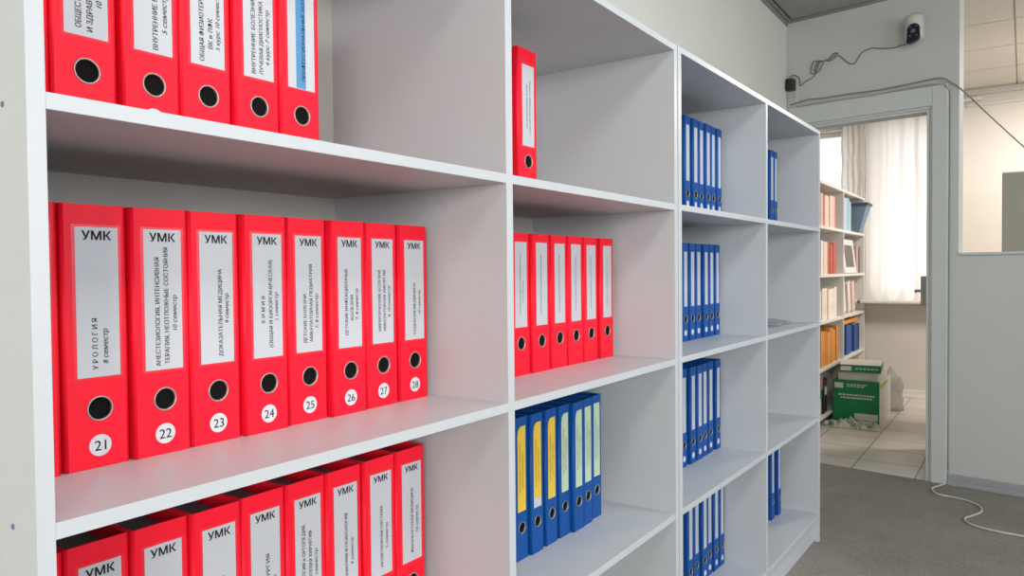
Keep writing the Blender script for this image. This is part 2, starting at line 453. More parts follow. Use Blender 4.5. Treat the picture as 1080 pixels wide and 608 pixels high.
def ring_mesh(w):
    k = 1. if w > .06 else .88; key = ('ring', k)
    if key not in _cache:
        bm = bmesh.new()
        lathe(bm, [(.0154*k,-.0001),(.0152*k,-.0009),(.0147*k,-.0013),(.0139*k,-.0012),(.0134*k,-.0004),(.0132*k,.003),(.0134*k,.003),(.0134*k,-.0001)], 'y', 32)
        _cache[key] = mesh_of(bm, 'finger_ring', M['metal'])
    return _cache[key]
def disc_mesh(name, r, m, t=.0004):
    key = (name, r, m.name)
    if key not in _cache:
        bm = bmesh.new(); lathe(bm, [(r*.97,-t),(r,-t*.6),(r,0)], 'y', 28, closed=False); _cache[key] = mesh_of(bm, name, m)
    return _cache[key]

def binder(label, x, y, z, w, color, group, lab=None, lines=(), head=None, numeral=None, sticker=True, base=None, rot=0., lift=0.,
           lab_mat='paper', lab_w=None, lab_z=(.110,.291), ink='ink', stripe=False, dx=0., torn=False):
    """lines: (text, x of baseline, z0, z1, italic, size)."""
    z += .0004
    if base is not None: loc = base @ Vector((x, y, z)); rz = U2R+rot
    else: loc = Vector((x, y, z)); rz = rot
    t = thing('ring_binder', label, 'binder', loc, rz, group)
    wide = w > .06
    obj('cover', cover_mesh(w, M[color]), None, t)
    obj('paper_stack', paper_mesh(w), None, t)
    hx = w*.5+(.0025 if wide else .0005)
    obj('finger_hole', disc_mesh('finger_hole', .0131 if wide else .0115, M['hole']), None, t, (hx, .0035, HOLE_Z))  # black disc behind the opening, painted shade of the binder's inside
    obj('finger_ring', ring_mesh(w), None, t, (hx, 0, HOLE_Z))
    lw = lab_w or (.050 if wide else .030)
    x0 = w*.5-lw/2+(.0025 if wide else .0005)+dx; x1 = x0+lw
    if wide:
        bm = bmesh.new(); box(bm, x0-.004, x1+.0035, -.0003, -.00002, lab_z[0]-.003, lab_z[1]+.003)
        obj('label_pocket', bm, M[color+'pocket'], t)
    bm = bmesh.new(); yb = -.0003 if wide else -.00002
    if torn:                                                  # hand-cut slip with a clipped corner
        pts = [(x0,lab_z[0]),(x1,lab_z[0]),(x1,lab_z[1]),(x0+lw*.35,lab_z[1]-.001),(x0+lw*.1,lab_z[1]-.008),(x0,lab_z[1]-.022)]
        a = [bm.verts.new((px,yb,pz)) for px,pz in pts]; b = [bm.verts.new((px,yb-.0003,pz)) for px,pz in pts]
        bm.faces.new(a); bm.faces.new(b[::-1])
        for i in range(6): bm.faces.new((a[i],a[(i+1)%6],b[(i+1)%6],b[i]))
    else: box(bm, x0, x1, yb-.0003, yb, *lab_z)
    lo = obj('label', bm, M[lab_mat], t)
    yt = yb-.00045
    if stripe:
        bm = bmesh.new(); box(bm, x0+lw*.30, x0+lw*.66, yb-.0004, yb-.0003, lab_z[0]+.001, lab_z[1]-.004); obj('blue_stripe', bm, M['cyan'], lo)
        yt -= .0001
    if lines or head:
        bm = bmesh.new()
        if head:
            hb = bmesh.new(); text_bm(hb, head, .0155, flat(x0+lw*.5, lab_z[1]-.0155, yt), .034 if wide else None, .030, 0, 'CENTER'); obj('heading', hb, M[ink], lo)
        for (s, fx, z0, z1, it, size) in lines:
            text_bm(bm, s, size, upright(fx, z0, yt), z1-z0, .020, .2 if it else 0)
        if len(bm.verts): obj('lettering', bm, M[ink], lo)
        else: bm.free()
    if sticker:
        r = .0132 if wide else .0098
        st = obj('number_sticker', disc_mesh('number_sticker', r, M['sticker']), None, t, (hx-.0005, -.00002, .0265+lift))
        if numeral:
            bm = bmesh.new(); text_bm(bm, numeral, .0175, flat(0, -.0062, -.00055), None, .006, 0, 'CENTER'); obj('numeral', bm, M['ink_blue'], st)
    return t

RW = .0765
B1, B2, B3 = .0345, .0475, .0575
# second shelf, bay one: numbers 20 - 28
row2 = [('20', .0040, .172, None, []),
 ('21', .0837, .173, 'УРОЛОГИЯ', [('У Р О Л О Г И Я',.0395,.119,.181,0,.0088),('8 семестр',.0515,.1255,.168,1,.0088)]),
 ('22', .1637, .169, 'АНЕСТЕЗИОЛОГИЯ', [('АНЕСТЕЗИОЛОГИЯ, ИНТЕНСИВНАЯ',.0355,.115,.255,0,.0085),('ТЕРАПИЯ, НЕОТЛОЖНЫЕ СОСТОЯНИЯ',.0475,.117,.268,0,.0085),('10 семестр',.0585,.16,.206,1,.0085)]),
 ('23', .2410, .170, 'ДОКАЗАТЕЛЬНАЯ МЕДИЦИНА', [('ДОКАЗАТЕЛЬНАЯ МЕДИЦИНА',.0485,.119,.24,0,.0085),('9 семестр',.0585,.165,.206,1,.0085)]),
 ('24', .3210, .166, 'ХИМИЯ', [('Х И М И Я',.0355,.16,.2,0,.0085),('(ОБЩАЯ И БИООРГАНИЧЕСКАЯ)',.0485,.124,.253,0,.0085),('1 семестр',.0585,.164,.205,1,.0085)]),
 ('25', .4015, .172, 'ДЕТСКИЕ БОЛЕЗНИ', [('ДЕТСКИЕ БОЛЕЗНИ',.0355,.124,.2,0,.0085),('АМБУЛАТОРНАЯ ПЕДИАТРИЯ',.0475,.125,.247,0,.0085),('7, 8 семестр',.0585,.146,.2,1,.0085)]),
 ('26', .4820, .167, 'ДЕТСКИЕ ИНФЕКЦИОННЫЕ БОЛЕЗНИ', [('ДЕТСКИЕ ИНФЕКЦИОННЫЕ',.0355,.13,.24,0,.0085),('БОЛЕЗНИ',.0475,.155,.196,0,.0085),('7, 8 семестр',.0585,.155,.207,1,.0085)]),
 ('27', .5615, .171, 'ХИРУРГИЧЕСКИЕ БОЛЕЗНИ', [('ХИРУРГИЧЕСКИЕ БОЛЕЗНИ',.0355,.13,.237,0,.0085),('АМБУЛАТОРНАЯ ХИРУРГИЯ',.0475,.13,.237,0,.0085),('9, 10 семестр',.0585,.155,.21,1,.0085)]),
 ('28', .6430, .172, 'СУДЕБНАЯ МЕДИЦИНА', [('СУДЕБНАЯ МЕДИЦИНА',.0435,.119,.214,0,.0085),('10 семестр',.0565,.156,.2,1,.0085)])]
for n, x, y, ttl, ln in row2:
    lab = ('red binder cut off by the left side panel beside the binder numbered 21' if n == '20'
           else 'red binder numbered %s, titled %s, on the middle shelf' % (n, ttl))
    binder(lab, x, y, BT, RW, 'red', 'numbered red binders on the middle shelf', lines=ln, head='УМК', numeral=None if n == '20' else n)
# top shelf, bay one
row1 = [(.0004, .170, [], 0, 'red binder mostly hidden by the left side panel on the top shelf'),
 (.0765, .170, [('ОБЩЕСТВЕННОЕ ЗДОРОВЬЕ',B1,.121,.235,0,.0095),('И ЗДРАВООХРАНЕНИЕ',B2,.119,.215,0,.0095),('10 семестр',.0585,.150,.2,1,.0095)], 0, 'red binder titled ОБЩЕСТВЕННОЕ ЗДОРОВЬЕ, second from left on top shelf'),
 (.1585, .170, [('ВНУТРЕННИЕ БОЛЕЗНИ',.046,.117,.22,0,.0095),('5 семестр',.0585,.140,.19,1,.0095)], .0015, 'red binder titled ВНУТРЕННИЕ БОЛЕЗНИ, 5 семестр, third from left on top shelf'),
 (.2348, .170, [('ОБЩАЯ ФИЗИОТЕРАПИЯ,',B1,.118,.225,0,.0095),('ВК и ЛФК',B2,.137,.178,0,.0095),('5 курс 10 семестр',.0585,.137,.215,1,.009)], 0, 'red binder titled ОБЩАЯ ФИЗИОТЕРАПИЯ, fourth from left on top shelf'),
 (.3152, .169, [('ВНУТРЕННИЕ БОЛЕЗНИ,',B1,.118,.225,0,.009),('ЛУЧЕВАЯ ДИАГНОСТИКА',B2,.119,.225,0,.009),('4 курс 7 семестр',.0585,.134,.215,1,.009)], 0, 'red binder titled ЛУЧЕВАЯ ДИАГНОСТИКА, fifth from left on top shelf'),
 (.3928, .170, [('ПРОФЕССИОНАЛЬНЫЕ БОЛЕЗНИ',.047,.125,.275,0,.0085)], 0, 'red binder with a blue stripe down its label, rightmost on top shelf')]
for i, (x, y, ln, lift, lab) in enumerate(row1):
    binder(lab, x, y, AT, .0755, 'red', 'red binders on the top shelf', lines=ln, head='УМК', lift=lift or -.004, stripe=(i == 5), lab_z=(.112,.293))
# third shelf, bay one
row3 = [(.0020,.173,[], 'red binder behind the left side panel at the start of the low row'),
 (.0805,.175,[('НОРМАЛЬНАЯ АНАТОМИЯ',.047,.125,.225,0,.0085)], 'red binder at lower left corner, only its label head reading УМК shows'),
 (.1585,.172,[('МИКРОБИОЛОГИЯ',.047,.125,.215,0,.0085)], 'red binder in low row, second УМК label from the left'),
 (.2365,.168,[('ОНКОЛОГИЯ,',B1,.14,.215,0,.0085),('ЛУЧЕВАЯ ТЕРАПИЯ',B2,.125,.22,0,.0085)], 'red binder in low row, third УМК label from the left'),
 (.3145,.172,[('ОБЩАЯ ХИРУРГИЯ',.047,.125,.225,0,.0085),('7 семестр',.0585,.15,.19,1,.0085)], 'red binder in low row, fourth from left, label ending ХИРУРГИЯ'),
 (.3928,.172,[('ТРАВМАТОЛОГИЯ и ОРТОПЕДИЯ,',B1,.118,.25,0,.0085),('ВОЕННО-ПОЛЕВАЯ ХИРУРГИЯ',B2,.118,.236,0,.0085),('9 семестр',.0585,.155,.205,1,.0085)], 'red binder in low row titled ТРАВМАТОЛОГИЯ и ОРТОПЕДИЯ'),
 (.4705,.172,[('ПСИХИАТРИЯ И ПСИХОЛОГИЯ',.044,.122,.243,0,.0085),('9 семестр',.0565,.155,.20,1,.0085)], 'red binder in low row titled ПСИХИАТРИЯ И ПСИХОЛОГИЯ'),
 (.5535,.174,[('КРОВЕТВОРНАЯ СИСТЕМА',.044,.125,.233,0,.0085),('5 семестр',.0565,.155,.20,1,.0085)], 'red binder in low row titled КРОВЕТВОРНАЯ СИСТЕМА'),
 (.6325,.175,[('ФАКУЛЬТЕТСКАЯ МЕДИЦИНА',.044,.125,.245,0,.0085),('10 семестр',.0565,.16,.21,1,.0085)], 'red binder at right end of the low row')]
for x, y, ln, lab in row3:
    binder(lab, x, y, CT, RW, 'red', 'red binders in the low row', lines=ln, head='УМК')
# bay two
SM = .0062
binder('single red binder standing alone on the top shelf', 1.003, .157, AT, RW, 'red', None, lab_z=(.075+.03,.283),
       lines=[('ВНУТРЕННИЕ БОЛЕЗНИ ТЕРАПИЯ',.038,.145,.24,0,.007),('7. РАБОЧИЕ ПРОГРАММЫ, УЧЕБНЫЕ',.050,.13,.25,0,.007)], sticker=False, ink='ink_soft', lab_w=.046)
for k, (x, w, s, lab) in enumerate([(.9905,RW,('ПЛАН УЧЕБНОЙ РАБОТЫ','ОТЧЕТЫ'),'red binder nearest the left divider in the middle row of six'),
    (1.0727,RW,('ПРОТОКОЛЫ ЗАСЕДАНИЙ КАФЕДРЫ',),'second red binder from the left divider in the middle row of six'),
    (1.1553,.0755,('МЕТОДИЧЕСКИЕ УКАЗАНИЯ',),'third red binder from the left divider in the middle row of six'),
    (1.2320,.0755,('РАБОЧИЕ ПРОГРАММЫ',),'fourth red binder from the left divider in the middle row of six'),
    (1.3085,.0745,('УЧЕБНЫЕ ПЛАНЫ',),'fifth red binder in the middle row of six, left of a gap'),
    (1.3985,RW,('НОРМАТИВНЫЕ АКТЫ',),'red binder at the right end of the middle row of six, after a gap')]):
    binder(lab, x, .170+(.002,0,.001,0,-.001,0)[k], BT, w, 'red', 'six red binders in the second bay', sticker=False, ink='ink_soft', lab_w=.046,
           lines=[(q, .040+.011*i, .135+.03*i, .27-.06*i, 0, .006) for i, q in enumerate(s)], lab_z=(.108,.298))
BW = .052
blues = [(.9895,.164,BW,'yellow','blue binder with a yellow label, nearest the left divider'),
 (1.0460,.159,BW,'yellow','blue binder with a yellow label that ends in a white strip'),
 (1.1090,.160,BW,'yellow','blue binder with a yellow label, next to the pale green ones'),
 (1.1690,.160,BW,'green_pale','blue binder with a pale green label, right after the yellow ones'),
 (1.2225,.152,BW,'green_pale','blue binder with a pale green label, second of the green ones'),
 (1.2755,.154,.0465,'green_pale','narrow blue binder with a pale green label, third of the green ones'),
 (1.3300,.160,BW,'green_pale','blue binder with a pale green label, rightmost of the seven')]
for k, (x, y, w, lm, lab) in enumerate(blues):
    t = binder(lab, x, y, CT, w, 'blue', 'blue binders with coloured labels', lab_mat=lm, sticker=False, ink='ink_soft', lab_w=.031, torn=(k < 5),
           lab_z=(.108 if k != 1 else .126, .298), lines=[('Личные дела студентов',.022,.15,.26,0,.006),('группа приказы',.032,.16,.24,0,.006)])
    if k == 1:
        lo = [c for c in t.children if c.name.startswith('label') and 'pocket' not in c.name][0]
        bm = bmesh.new(); box(bm, .011, .042, -.0004, -.00002, .104, .1258); obj('white_strip', bm, M['paper'], lo)
# bays three and four (second unit)
U2M = Matrix.Translation(U2) @ Matrix.Rotation(U2R, 4, 'Z')
ordn = ['first','second','third','fourth','fifth','sixth','seventh']
for (zs, cs, row, g, y0) in ((AT, (1.929,1.993,2.051,2.1025,2.157,2.214), 'top shelf of the third bay', 'blue binders, top shelf of third bay', .148),
        (BT, (1.888,1.940,1.991,2.050,2.112,2.164,2.226), 'second shelf of the third bay', 'blue binders, second shelf of third bay', .160),
        (CT, (1.925,1.990,2.0505,2.1015,2.161,2.2275), 'third shelf of the third bay', 'blue binders, third shelf of third bay', .158),
        (DT, (1.949,2.010,2.069,2.125,2.180,2.234), 'bottom shelf of the third bay', 'blue binders, bottom shelf of third bay', .150),
        (AT, (2.795,2.852), 'top shelf of the last bay', 'blue binders, top shelf of last bay', .139),
        (DT, (2.822,2.902), 'bottom shelf of the last bay', 'blue binders, bottom shelf of last bay', .140)):
    n = len(cs)
    for k, c in enumerate(cs):
        place = '%s from the left' % ordn[k] if k < n-1 else 'at the right end'
        if n == 2: place = ('left one of two', 'right one of two')[k]
        bl = binder('blue binder, %s, %s' % (place, row), c-1.5348+.0026-.025, y0+random.uniform(-.003,.003), zs, .0485,
               'blue', g, lab_w=.0245, base=U2M, sticker=(n != 2), lift=(.012 if zs == AT else 0) , lab_z=(.112, .290))

# clear plastic sleeve lying in the last bay
bm = bmesh.new(); NX, NY = 14, 8; g = []
for i in range(NX+1):
    for jn in range(NY+1):
        u, v = i/NX, jn/NY
        g.append(bm.verts.new((u*.30, v*.20, .006+.012*math.sin(u*5.2)**2*(.4+.6*v)+.004*math.sin(v*9+u*4))))
for i in range(NX):
    for jn in range(NY):
        a = i*(NY+1)+jn; f = bm.faces.new((g[a],g[a+NY+1],g[a+NY+2],g[a+1])); f.smooth = True
r = bmesh.ops.extrude_face_region(bm, geom=bm.faces[:]); bmesh.ops.translate(bm, verts=[q for q in r['geom'] if isinstance(q, bmesh.types.BMVert)], vec=(0,0,.0015))
o = obj('plastic_sleeve', bm, M['sleeve'], None, U2M @ Vector((1.10,.06,.001)), U2R+.12)
tag(o, 'clear plastic sleeve lying on an otherwise empty shelf of the last bay', 'plastic sleeve')

# ------------------------------------------------------------------ on the door wall: camera, socket, cables
cam_t = thing('security_camera', 'white security camera with a black lens face, high on the door wall', 'camera', wallp(.726, 2.455), WANG)
bm = bmesh.new(); box(bm, -.03, .03, -.02, -.0005, -.03, .08, .008); obj('mount_plate', bm, M['white_plastic'], cam_t)
bm = bmesh.new(); box(bm, -.022, .022, -.06, -.018, .02, .07, .01); obj('arm', bm, M['white_plastic'], cam_t)
def capsule(bm, rx, ry, z0, z1, cx=0, cy=0, seg=28, n=6):
    rows = []
    for k in range(n+1):
        a = PI/2*k/n; rows.append((math.sin(a), z0-(math.cos(a))*rx*.75))
    for k in range(n+1):
        a = PI/2*k/n; rows.append((math.cos(a), z1+math.sin(a)*rx*.55))
    rings = []
    for s, z in rows:
        s = max(s, .02)
        rings.append([bm.verts.new((cx+rx*s*math.cos(t*2*PI/seg), cy+ry*s*math.sin(t*2*PI/seg), z)) for t in range(seg)])
    for i in range(len(rings)-1):
        for t in range(seg):
            f = bm.faces.new((rings[i][t],rings[i][(t+1)%seg],rings[i+1][(t+1)%seg],rings[i+1][t])); f.smooth = True
    bm.faces.new(rings[0][::-1]); bm.faces.new(rings[-1])
bm = bmesh.new(); capsule(bm, .046, .044, -.022, .074, 0, -.085); body = obj('body', bm, M['white_plastic'], cam_t)
fang = .62                                                       # lens face turned to the left
fc = bmesh.new()
NSEG = 28; outl = []
for k in range(NSEG):
    a = k*2*PI/NSEG; k_ = max(0, math.cos(a-1.28*PI))**6; outl.append((.029*math.cos(a)-.012*k_, .018*(1 if math.sin(a) > 0 else -1)+.029*math.sin(a)-.012*k_))
fr = [fc.verts.new((x, -.004, z)) for x, z in outl]; fm = [fc.verts.new((x*1.06, .002, z*1.04)) for x, z in outl]; bk = [fc.verts.new((x*1.06, .03, z*1.04)) for x, z in outl]
fc.faces.new(fr); fc.faces.new(bk[::-1])
for a, b in ((fr, fm), (fm, bk)):
    for k in range(NSEG): fc.faces.new((a[k],a[(k+1)%NSEG],b[(k+1)%NSEG],b[k]))
face = obj('lens_face', fc, M['navy'], cam_t, (.006,-.1285,-.012), .05)
bm = bmesh.new(); lathe(bm, [(.011,0),(.012,-.005),(.010,-.007),(.008,-.005)], 'y', 20, (0,-.004,.006), closed=False); obj('lens', bm, M['lens'], face)
for sx, sz in ((-.016,-.018),(.016,-.018),(-.016,.030),(.016,.030)):
    bm = bmesh.new(); lathe(bm, [(.0045,0),(.0045,-.002),(.003,-.003)], 'y', 12, (sx,-.004,sz), closed=False); obj('infrared_lamp', bm, M['lens'], face)

sk = thing('wall_socket', 'white double wall socket in the corner above the shelving', 'socket', wallp(.0355, 2.267), WANG)
bm = bmesh.new(); box(bm, -.034, .034, -.012, -.0005, -.075, .075, .004); obj('face_plate', bm, M['white_plastic'], sk)
for z in (.036, -.036):
    bm = bmesh.new(); lathe(bm, [(.024,-.0125),(.023,-.016),(.019,-.016),(.018,-.013)], 'y', 24, (0,0,z)); w_ = obj('outlet', bm, M['white_plastic'], sk)
    for x in (-.008, .008):
        bm = bmesh.new(); lathe(bm, [(.003,-.0125),(.003,-.0135)], 'y', 10, (x,0,z), closed=False); obj('pin_hole', bm, M['dark'], w_)
pl = thing('power_adapter', 'black power adapter plugged into the upper outlet of the wall socket', 'power adapter', wallp(.0355, 2.303, .0165), WANG)
bm = bmesh.new(); box(bm, -.024, .024, -.058, -.002, -.038, .034, .008); obj('housing', bm, M['dark'], pl)
bm = bmesh.new(); lathe(bm, [(.016,-.0021),(.014,-.0001)], 'y', 20, closed=False); obj('plug_base', bm, M['dark'], pl)

def wall_cable(name, pts, r, m, label, out=.006):
    bm = bmesh.new(); tube(bm, smooth_path([wallp(p[0], p[1], p[2] if len(p) > 2 else out) for p in pts], 5), r)
    return tag(obj(name, bm, m), label, 'cable')
wall_cable('camera_cable', [(.030,2.345,.055),(.036,2.356,.040),(.044,2.362,.02),(.060,2.358),(.073,2.341),(.075,2.319),(.082,2.297),(.118,2.319),(.156,2.334),(.174,2.362),(.184,2.394),(.189,2.419),(.160,2.426),(.145,2.383,.010),(.150,2.355,.012),(.193,2.360,.012),
   (.206,2.384,.012),(.219,2.411,.012),(.189,2.421,.014),(.174,2.396,.014),(.167,2.365,.014),(.185,2.376,.016),(.193,2.408,.016),(.228,2.417,.012),(.259,2.422,.010),(.288,2.438,.010),(.301,2.445,.010),(.280,2.450,.010),(.260,2.432,.012),(.247,2.409,.014),(.274,2.415,.012),(.304,2.432,.010),(.334,2.403),(.364,2.374),(.388,2.367),(.402,2.378),(.423,2.412),(.444,2.428),(.488,2.437),(.538,2.424),(.597,2.414),(.636,2.418),(.670,2.419,.012),(.690,2.428,.05)], .0026, M['cable_dark'],
   'thin dark cable tangled between the power adapter and the security camera')
wall_cable('trunk_cable', [(.030,2.185,.018),(.04,2.186,.031),(.14,2.198,.031),(.22,2.193,.031),(.385,2.192,.031),(.513,2.187,.031),(.637,2.190,.031),(.755,2.196,.031),(.820,2.199,.031),(.860,2.190,.031),(.888,2.166,.016),(.93,2.128,.016),(1.065,1.962,.014),(1.209,1.787,.014),(1.40,1.56,.014),(1.60,1.33,.016)], .0036, M['cable_thin'],
   'grey cable along the top of the door casing that hangs across the opening')
wall_cable('casing_cable', [(.06,2.166,.0265),(.14,2.168,.0265),(.3,2.168,.0265),(.5,2.164,.0265),(.7,2.172,.0265),(.800,2.172,.0265),(.850,2.163,.0265),(.874,2.140,.0265),(.882,2.110,.008),(.882,2.0,.006),(.881,1.2,.006),(.880,.5,.006),(.880,.075,.006)], .0034, M['cable'],
   'grey cable running down the right edge of the door casing')
bm = bmesh.new()
pts = [(4.262,-.400),(4.200,-.380),(4.130,-.353),(4.070,-.362),(4.02,-.389),(4.006,-.455),(3.978,-.522),(3.905,-.575),(3.818,-.583),(3.735,-.552),(3.678,-.527),(3.621,-.535),(3.575,-.576),(3.549,-.666),(3.535,-.78),(3.45,-1.0),(3.3,-1.3)]
tube(bm, smooth_path([(x,y,FL+.0055) for x,y in pts], 6), .005)
tag(obj('floor_cable', bm, M['cable_white']), 'white cable snaking over the grey carpet from the door casing', 'cable')

# ------------------------------------------------------------------ next room: bookcase
BZ = [.875,.547,.188,-.158,-.507,-.862]; BY = .46; BX0, BXM, BX1 = 4.95, 6.134, 7.09
bk_ = thing('bookcase', 'white bookcase full of books in the room beyond the doorway', 'bookcase', (BX0,BY,FL))
def bx_(x0,x1,y0,y1,z0,z1): 
    b = bmesh.new(); box(b, x0-BX0, x1-BX0, y0-BY, y1-BY, z0-FL, z1-FL, .001); return b
for nm, a in (('side_panel',BX0),('divider',BXM-.011),('side_panel',BX1-.022)): obj(nm, bx_(a,a+.022,BY,BY+.30,FL,BZ[0]-.022), M['shelf_white'], bk_)
obj('top_board', bx_(BX0,BX1,BY,BY+.30,BZ[0]-.022,BZ[0]), M['shelf_white'], bk_)
for z in BZ[1:]:
    for a, b in ((BX0+.022,BXM-.011),(BXM+.011,BX1-.022)): obj('shelf', bx_(a,b,BY+.001,BY+.295,z-.022,z), M['shelf_white'], bk_)
obj('back_panel', bx_(BX0+.022,BX1-.022,BY+.295,BY+.30,FL+.05,BZ[0]-.022), M['shelf_white'], bk_)

BC = {}
def bookmat(rgb):
    if rgb not in BC: BC[rgb] = mat('book_cover_%d' % len(BC), srgb(*rgb), .55, .35, .08, 18)
    return BC[rgb]
M['leaf'] = mat('page_block', (.62,.58,.50,1), .8, .2, .04, 60)
def book(x, y, z, w, h, d, rgb, label, group, lean=0., flat_=False):
    t = thing('book', label, 'book', (x, y, z), 0, group)
    bm = bmesh.new()
    box(bm, 0, .003, 0, d, 0, h, .0008); box(bm, w-.003, w, 0, d, 0, h, .0008); box(bm, .003, w-.003, 0, .004, 0, h, .0008)
    obj('cover', bm, bookmat(rgb), t)
    bm = bmesh.new(); box(bm, .003, w-.003, .004, d-.006, .004, h-.005); obj('page_block', bm, M['leaf'], t)
    if flat_: t.rotation_euler = (0, PI/2, 0); t.location = (x, y, z+w)
    elif lean: t.rotation_euler = (0, lean, 0); t.location = (x, y, z+abs(math.sin(lean))*(w if lean > 0 else 0)+.0005)
    return t
cn = {'pink':(228,196,186),'rose':(222,176,164),'cream':(235,222,205),'white':(225,215,208),'red':(190,82,66),'rust':(172,104,84),'lblue':(150,188,210),'sky':(178,206,220),
      'orange':(206,132,48),'amber':(214,150,66),'blue':(40,84,150),'navy':(34,58,118),'grey':(150,140,134),'mauve':(196,160,158)}
word = {'pink':'pale pink','rose':'rose pink','cream':'cream','white':'off-white','red':'red','rust':'rust brown','lblue':'light blue','sky':'pale sky-blue','orange':'orange','amber':'amber','blue':'blue','navy':'navy blue','grey':'grey','mauve':'mauve'}
def fill(x0, zi, seq, where, hs, yoff=.03, gap=.004):
    x = x0; z = BZ[zi]; cnt = {}
    tot = {}
    for c, w in seq: tot[c] = tot.get(c,0)+1
    for k, (c, w) in enumerate(seq):
        cnt[c] = cnt.get(c,0)+1
        o_ = '' if tot[c] == 1 else {1:'first ',2:'second ',3:'third ',4:'fourth ',5:'fifth ',6:'sixth ',7:'seventh ',8:'eighth '}[cnt[c]]
        h = hs+random.uniform(-.02,.015)
        lab = ('%s%s book from the left %s' % (o_, word[c], where)) if o_ else ('only %s book %s' % (word[c], where))
        book(x, BY+yoff+0+random.uniform(-.012,.012), z+.0004, w, h, .18, cn[c], lab, 'books '+where)
        x += w+gap
    return x
fill(5.34, 1, [('pink',.10),('rose',.085),('pink',.12),('cream',.08),('pink',.10),('rose',.085),('rust',.06)], 'on the top bookcase shelf, left bay', .255)
fill(6.18, 1, [('lblue',.12),('sky',.11),('lblue',.14),('sky',.10)], 'on the top bookcase shelf, right bay', .275)
fill(5.34, 2, [('pink',.07),('white',.08),('pink',.09),('cream',.10),('rust',.09),('red',.10),('red',.10)], 'on the second bookcase shelf, left bay', .245)
fill(5.36, 3, [('cream',.13),('white',.16),('cream',.15),('white',.16),('cream',.07)], 'on the third bookcase shelf, left bay', .225)
fill(5.30, 4, [('orange',.10),('amber',.09),('orange',.11),('amber',.10),('orange',.12),('amber',.10),('orange',.08)], 'on the fourth bookcase shelf, left bay', .265)
fill(6.16, 4, [('blue',.11),('navy',.10),('blue',.12),('blue',.11),('navy',.10),('blue',.12),('navy',.12)], 'on the fourth bookcase shelf, right bay', .250)
book(6.25, BY+.02, BZ[4]+.268, .03, .62, .2, cn['amber'], 'amber book lying flat on top of the row of blue books', None, flat_=True)
# leaning white folders on the third shelf right
for k, (x, ln, c) in enumerate(((6.28,-.30,'cream'),(6.50,-.25,'white'),(6.68,-.20,'pink'))):
    book(x, BY+.03, BZ[3], .12, .265, .2, cn[c], '%s folder leaning to the left on the third bookcase shelf' % word[c], 'leaning folders', lean=ln)
# picture frame on the second shelf right
pf = thing('picture_frame', 'white picture frame with a dark photo, leaning on the second bookcase shelf', 'picture frame', (6.27, BY+.012, BZ[2]+.004), 0)
pf.rotation_euler = (-.12, 0, 0)
bm = bmesh.new()
for a in ((0,.06,0,.29),(.44,.50,0,.29),(.06,.44,0,.05),(.06,.44,.24,.29)): box(bm, a[0], a[1], 0, .018, a[2], a[3], .002)
obj('frame', bm, M['frame'], pf)
bm = bmesh.new(); box(bm, .06, .44, .006, .012, .05, .24); obj('picture', bm, bookmat((110,96,100)), pf)
fill(6.86, 2, [('mauve',.09),('grey',.07)], 'beside the picture frame', .25)
# blue-grey tapered magazine box standing at the shelf end
mb = thing('magazine_box', 'blue-grey tapered box standing in front of the light blue books', 'box', (6.90, BY+.005, BZ[1]+.001))
bm = bmesh.new()
lo_ = [(-.07,.0),(.07,.0),(.07,.05),(-.07,.05)]; hi_ = [(-.12,-.075),(.105,-.075),(.105,.055),(-.12,.055)]
def wallring(pts, z): return [bm.verts.new((x,y,z)) for x,y in pts]
inset = lambda pts, d: [(x+(d if i in (0,3) else -d), y+(d if i in (0,1) else -d)) for i,(x,y) in enumerate(pts)]
r1, r2, r3, r4 = wallring(lo_,0), wallring(hi_,.262), wallring(inset(hi_,.006),.262), wallring(inset(lo_,.006),.006)
for a, b in ((r1,r2),(r2,r3),(r3,r4)):
    for k in range(4): bm.faces.new((a[k],a[(k+1)%4],b[(k+1)%4],b[k]))
bm.faces.new(r1[::-1]); bm.faces.new(r4)
obj('body', bm, bookmat((118,138,160)), mb)
bm = bmesh.new(); 
for z in (.25,): 
    box(bm, -.127, .112, -.082, -.0755, z-.008, z+.014, .002); box(bm, .1055, .112, -.0755, .06, z-.008, z+.014, .002); box(bm, -.127, -.1205, -.0755, .06, z-.008, z+.014, .002)
obj('rim', bm, bookmat((74,80,104)), mb)
# bottom shelf: boxes
def plain_box(name, label, loc, dims, parts):
    t = thing(name, label, 'box', loc)
    for pn, m, (x0,x1,y0,y1,z0,z1) in parts:
        bm = bmesh.new(); box(bm, x0, x1, y0, y1, z0, z1, .003); obj(pn, bm, m, t)
    return t
plain_box('carton', 'white carton with a green lid on the bottom shelf of the bookcase', (5.18, BY+.02, BZ[5]+.0005), None,
   [('body', M['carton_white'], (0,.24,0,.24,0,.13)), ('lid', M['carton_green'], (-.004,.244,-.004,.244,.13,.185))])
plain_box('carton', 'brown carton stacked on the green-lidded carton in the bookcase', (5.17, BY+.02, BZ[5]+.187), None,
   [('body', M['carton_brown'], (0,.30,0,.24,0,.115)), ('tape', M['carton_white'], (.12,.17,-.001,.24,.1145,.116))])
plain_box('box_file', 'black box file standing right of the stacked cartons in the bookcase', (5.50, BY+.02, BZ[5]+.0005), None,
   [('body', M['dark'], (0,.12,0,.24,0,.26)), ('spine_label', M['paper'], (.03,.09,-.001,0,.14,.2))])

